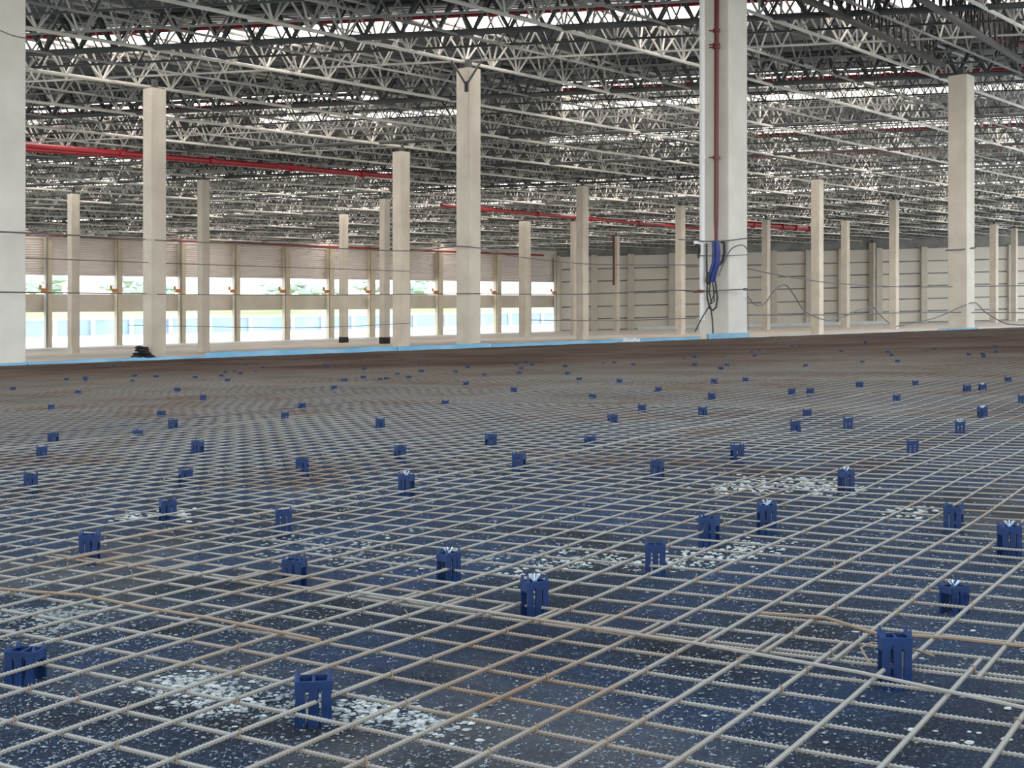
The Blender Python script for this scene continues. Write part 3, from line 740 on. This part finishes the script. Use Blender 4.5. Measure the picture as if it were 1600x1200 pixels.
# ------------------------------------------------------------------ blue spacers
CW = .0437
def spacer_parts(t, m='blue', hh=.053, prongs=False):
    o = Vector(t['_w'])
    W, Dp = CW*.92, CW*.62; th = .0032; lw = .0118
    mb = MB()
    def lb(x, y, z, a, b, c_): mb.box((o.x+x, o.y+y, o.z+z), (a, b, c_))
    for sy in (-1, 1):
        y = sy*Dp/2
        for j in (-1, 0, 1):
            mb = MB(); mb.box((o.x+j*(W/2-lw/2), o.y+y+(sy*.002 if j == 0 else 0), o.z+hh*.42), (lw, th*1.3, hh*.84), 0, taper=.85); mb.build('leg', M[m], t)
    mb = MB()
    for sy in (-1, 1):
        y = sy*Dp/2
        lb(-W*.25, y, hh*.87, W*.5, th, hh*.20); lb(W*.25, y, hh*.87, W*.5, th, hh*.20)
    for sx in (-1, 0, 1): lb(sx*(W/2-th/2), 0, hh*.84, th, Dp, hh*.24)
    for sx in (-1, 1):
        for q in (-1, 1):
            mb.box((o.x+sx*W*.44, o.y+q*Dp*.42, o.z+hh*1.02), (.006, .006, hh*.16), .5, taper=.4)
    mb.build('top_frame', M[m], t)
    mb = MB()
    for a in range(5 if prongs else 0):
        q = a*2.5/2; r0 = .003; mb.tube([(o.x, o.y, o.z+hh*.92), (o.x+math.cos(q*1.0)*.011, o.y+math.sin(q)*.008, o.z+hh*1.12)], .0014, 4)
    if mb.v: mb.build('prongs', M['bluetip'], t)
    mb = MB()
    for j in (-.5, .5): mb = MB(); mb.tube([(o.x+j*W*.5, o.y-Dp*.25, o.z+.003), (o.x+j*W*.5, o.y-Dp*.25, o.z+hh*.7)], .0022, 5); mb.build('inner_rod', M['bluetip'], t)
CH = [
 (490, 1130, 1.15, 8, 'blue plastic spacer nearest the camera, left of centre at the bottom'),
 (1398, 1076, 1.42, -4, 'blue spacer at lower right with a bent tie wire curling round it'),
 (40, 1068, 1.0, -10, 'blue spacer at lower left beside the pale stones'),
 (835, 968, 1.32, 25, 'blue spacer at the centre of the foreground with three tall legs'),
 (1491, 956, .9, 30, 'short blue spacer with jagged top, behind the wire-wrapped one at right'),
 (460, 916, 1.05, -20, 'blue spacer straight behind the nearest spacer, left of centre'),
 (140, 878, 1.05, 5, 'blue spacer at left standing behind the corner one by pale stones'),
 (1024, 898, .95, -8, 'blue spacer just right behind the central three-legged one, by pale stones'),
 (1577, 868, 1.05, 3, 'blue spacer with pale torn top close to the right edge'),
 (701, 903, .7, 50, 'narrow dark blue spacer left of the central foreground one'),
 (1198, 829, 1.0, 6, 'blue spacer with bright top midway right, right one of a close two'),
 (1108, 849, .85, -30, 'blue spacer tilted, left one of a close two midway right'),
 (443, 831, .75, 12, 'small blue block spacer directly behind the left-of-centre one'),
 (262, 814, .75, 30, 'small dark spacer beside pale rubble in left middle ground'),
 (635, 774, .9, -30, 'blue spacer with crossed top in the middle ground left of centre'),
 (1322, 769, .95, 40, 'cluttered blue spacer with wires in the right middle ground'),
 (48, 771, .95, 15, 'blue spacer by the left edge in the middle ground'),
]
mid = [(1490, 829, .8), (1027, 749, .8), (472, 743, .8), (290, 756, .6), (811, 737, .9), (1152, 723, .95), (1426, 717, .95), (625, 722, .8), (767, 703, .9), (309, 714, .95), (65, 723, .9), (922, 698, .5), (83, 696, .8),
 (1243, 682, 1), (1500, 683, 1), (594, 675, .95), (1325, 676, .9), (270, 674, .85), (445, 662, .85), (252, 656, .7), (957, 667, .8), (1535, 658, .95), (1261, 657, .7), (1098, 654, .8), (1003, 648, .7), (80, 645, .7), (317, 630, .8), (696, 638, .6),
 (472, 642, .6), (1112, 629, .8), (1401, 632, .7), (1237, 622, .8), (1266, 620, .7), (1511, 617, .8), (1535, 615, .8), (1597, 637, .9), (277, 616, .7), (803, 617, .7), (522, 612, .6), (122, 619, .6), (1029, 616, .6), (926, 626, .5), (20, 613, .6), (1343, 609, .7),
 (215, 686, .5), (905, 599, .6), (728, 606, .6), (133, 598, .6), (352, 586, .6), (376, 588, .6), (968, 602, .6), (1165, 600, .6), (1116, 603, .7), (1575, 600, .6), (1430, 606, .6)]
anch = [(20, 'the cut-off left column'), (241, 'the rubble-footed column'), (430, 'the bays left of the dark-footed column'), (620, 'the touching column pair'), (732, 'the tall bracketed column'), (910, 'the brown-streaked column'), (1020, 'the gap left of the red-pipe column'), (1130, 'the red-pipe column'), (1277, 'the tallest slim cream column'), (1397, 'the slim column left of the tan one'), (1502, 'the tall tan column'), (1590, 'the right edge of the far wall')]
ords = ['nearest', 'second nearest', 'third nearest', 'fourth nearest', 'fifth nearest', 'sixth nearest', 'seventh nearest', 'eighth nearest', 'ninth nearest', 'tenth nearest']
by = {}
for c in mid:
    a = min(range(len(anch)), key=lambda i: abs(anch[i][0]-c[0])); by.setdefault(a, []).append(c)
ALL = [(px, py, sc, rz, lab) for px, py, sc, rz, lab in CH]
for a, lst in by.items():
    lst.sort(key=lambda c: -c[1])
    for i, c in enumerate(lst): ALL.append((c[0], c[1], c[2], random.uniform(-35, 35), 'small blue spacer below %s, %s the camera' % (anch[a][1], ords[i])))
for px, py, sc, rz, lab in ALL:
    X, D = bed_at(px, py)
    t = thing('rebar_spacer', (X, D, bed_z(X)-.002), lab, 'rebar spacer', 'blue plastic rebar spacers')
    hh = .050*sc if D < 2.3 else .050*min(sc, .9)+.021
    if D >= 2.3: D -= .012*D; X = (px-800)*D/F; t.location = (X, D, bed_z(X)-.002); t['_w'] = (X, D, bed_z(X)-.002)
    spacer_parts(t, 'blue', hh, prongs=px in (1577, 1491, 1322, 1500, 1535, 835, 635, 1198, 701))
    t.rotation_euler = (0, 0, R(rz)); sx_ = 1.08 if px in (490, 40) else .92
    t.scale = (sx_, sx_, 1)
# tiny ones far out
proto = MB()
for j in (-1, 0, 1):
    for sy in (-1, 1): proto.box((j*CW*.33, sy*.012, .024), (.010, .004, .048))
proto.box((0, 0, .044), (CW*.85, .027, .010))
pm = None
for i in range(85):
    px = random.uniform(20, 1590); ylim = 572-.038*px; py = ylim+8+random.random()**.8*45
    if py > 604: continue
    X, D = bed_at(px, py)
    if pm is None:
        po = proto.build('rebar_spacer', M['blue'], origin=(0, 0, 0)); pm = po.data; o = po
    else:
        o = bpy.data.objects.new('rebar_spacer', pm); COL.objects.link(o)
    o.location = (X, D, bed_z(X)-.002); o.rotation_euler = (0, 0, random.uniform(0, 3))
    tag(o, 'tiny blue spacer at the far brown end of the slab bed', 'rebar spacer', 'tiny far blue spacers')

# ------------------------------------------------------------------ stones on the bed
def stones(seg, n_, spread, size, m, label, name='stones'):
    mb = MB()
    for _ in range(n_):
        k = random.randrange(len(seg)-1); f = random.random()
        px = seg[k][0]+(seg[k+1][0]-seg[k][0])*f+random.gauss(0, spread[0]); py = seg[k][1]+(seg[k+1][1]-seg[k][1])*f+random.gauss(0, spread[1])
        q = gp(px, max(py, 620)); r_ = size*random.uniform(.4, 1.5)
        mb.rock((q[0], q[1], q[2]+r_*.15), r_, .45)
    q = gp(*seg[0]); tag(mb.build(name, m, origin=q), label, 'stones', kind='stuff')
stones([(90, 1035), (180, 1045), (270, 1060), (370, 1105)], 900, (36, 12), .0042, M['stone'], 'streak of pale stones among mesh at lower left')
stones([(60, 990), (150, 1010), (400, 1100), (640, 1130)], 1300, (70, 17), .0034, M['stonedark'], 'grey gravel around the pale stones at lower left')
stones([(540, 1105), (620, 1120), (700, 1140)], 260, (36, 10), .0036, M['stone'], 'pale stones beside the nearest blue spacer')
stones([(880, 880), (1000, 885), (1130, 868), (1180, 850)], 500, (34, 8), .0045, M['stone'], 'pale stones under the mesh around the right-centre spacer')
stones([(420, 850), (600, 870), (760, 840), (900, 885)], 900, (60, 13), .0042, M['stonedark'], 'grey gravel streak under the mesh across the middle')
stones([(560, 860), (660, 850), (760, 890), (860, 900)], 130, (40, 10), .0045, M['stone'], 'pale stones scattered left of the centre spacers')
stones([(1130, 765), (1230, 755), (1330, 770)], 420, (34, 6), .006, M['stone'], 'pale stones behind the cluttered spacer at right middle')
stones([(190, 808), (250, 806), (300, 803)], 90, (18, 4), .0065, M['stone'], 'pale rubble by the small dark spacer at left middle')
stones([(1400, 805), (1440, 798)], 50, (25, 4), .006, M['stone'], 'few pale stones near the right edge of middle ground')
stones([(0, 950), (120, 965)], 500, (50, 12), .0038, M['stonedark'], 'grey gravel under the loose rusty bar at left')
stones([(1300, 1022), (1450, 987), (1500, 1170), (1180, 1060)], 26, (60, 20), .0045, M['stone'], 'few single pale pebbles in the right foreground')
# curled plastic shavings and grit lying all over the sheeting near the camera
random.seed(5)
for nm_, mt_, cnt, lab in (('shavings', 'shav', 15000, 'pale curled plastic shavings scattered over the dark sheeting in the foreground'), ('grit', 'stonedark', 9000, 'dark grey grit scattered over the sheeting in the foreground')):
    mb = MB()
    for _ in range(cnt):
        D = 1/random.uniform(1/5.2, 1/1.12); X = random.uniform(-.44, .44)*D
        if math.sin(X*3.1+D*2.3)+math.sin(X*7.7-D*4.1)+random.uniform(-1.6, 1.6) < -.5: continue
        z = bed_z(X) + .004*math.sin(X*7.3+D*3.1) + .003*math.sin(D*9.7-X*5.0)+.0008
        k = .8+.22*D
        if nm_ == 'grit': mb.rock((X, D, z), random.uniform(.0008, .0026)*k, .6); continue
        a = random.uniform(0, 6.28); l = random.uniform(.0008, .0030)*k; w_ = random.uniform(.00025, .0006)*k
        bend = random.uniform(-.9, .9); h1 = random.uniform(.0003, .0018)*k
        p = [(X-math.cos(a)*l, D-math.sin(a)*l, z), (X, D, z+h1), (X+math.cos(a+bend)*l, D+math.sin(a+bend)*l, z+random.uniform(0, .0015))]
        mb.tube(p, w_, 3, caps=False)
    tag(mb.build(nm_, M[mt_], origin=(0, 2, BEDH)), lab, nm_, kind='stuff')
for o in bpy.data.objects:
    if '_w' in o: del o['_w']
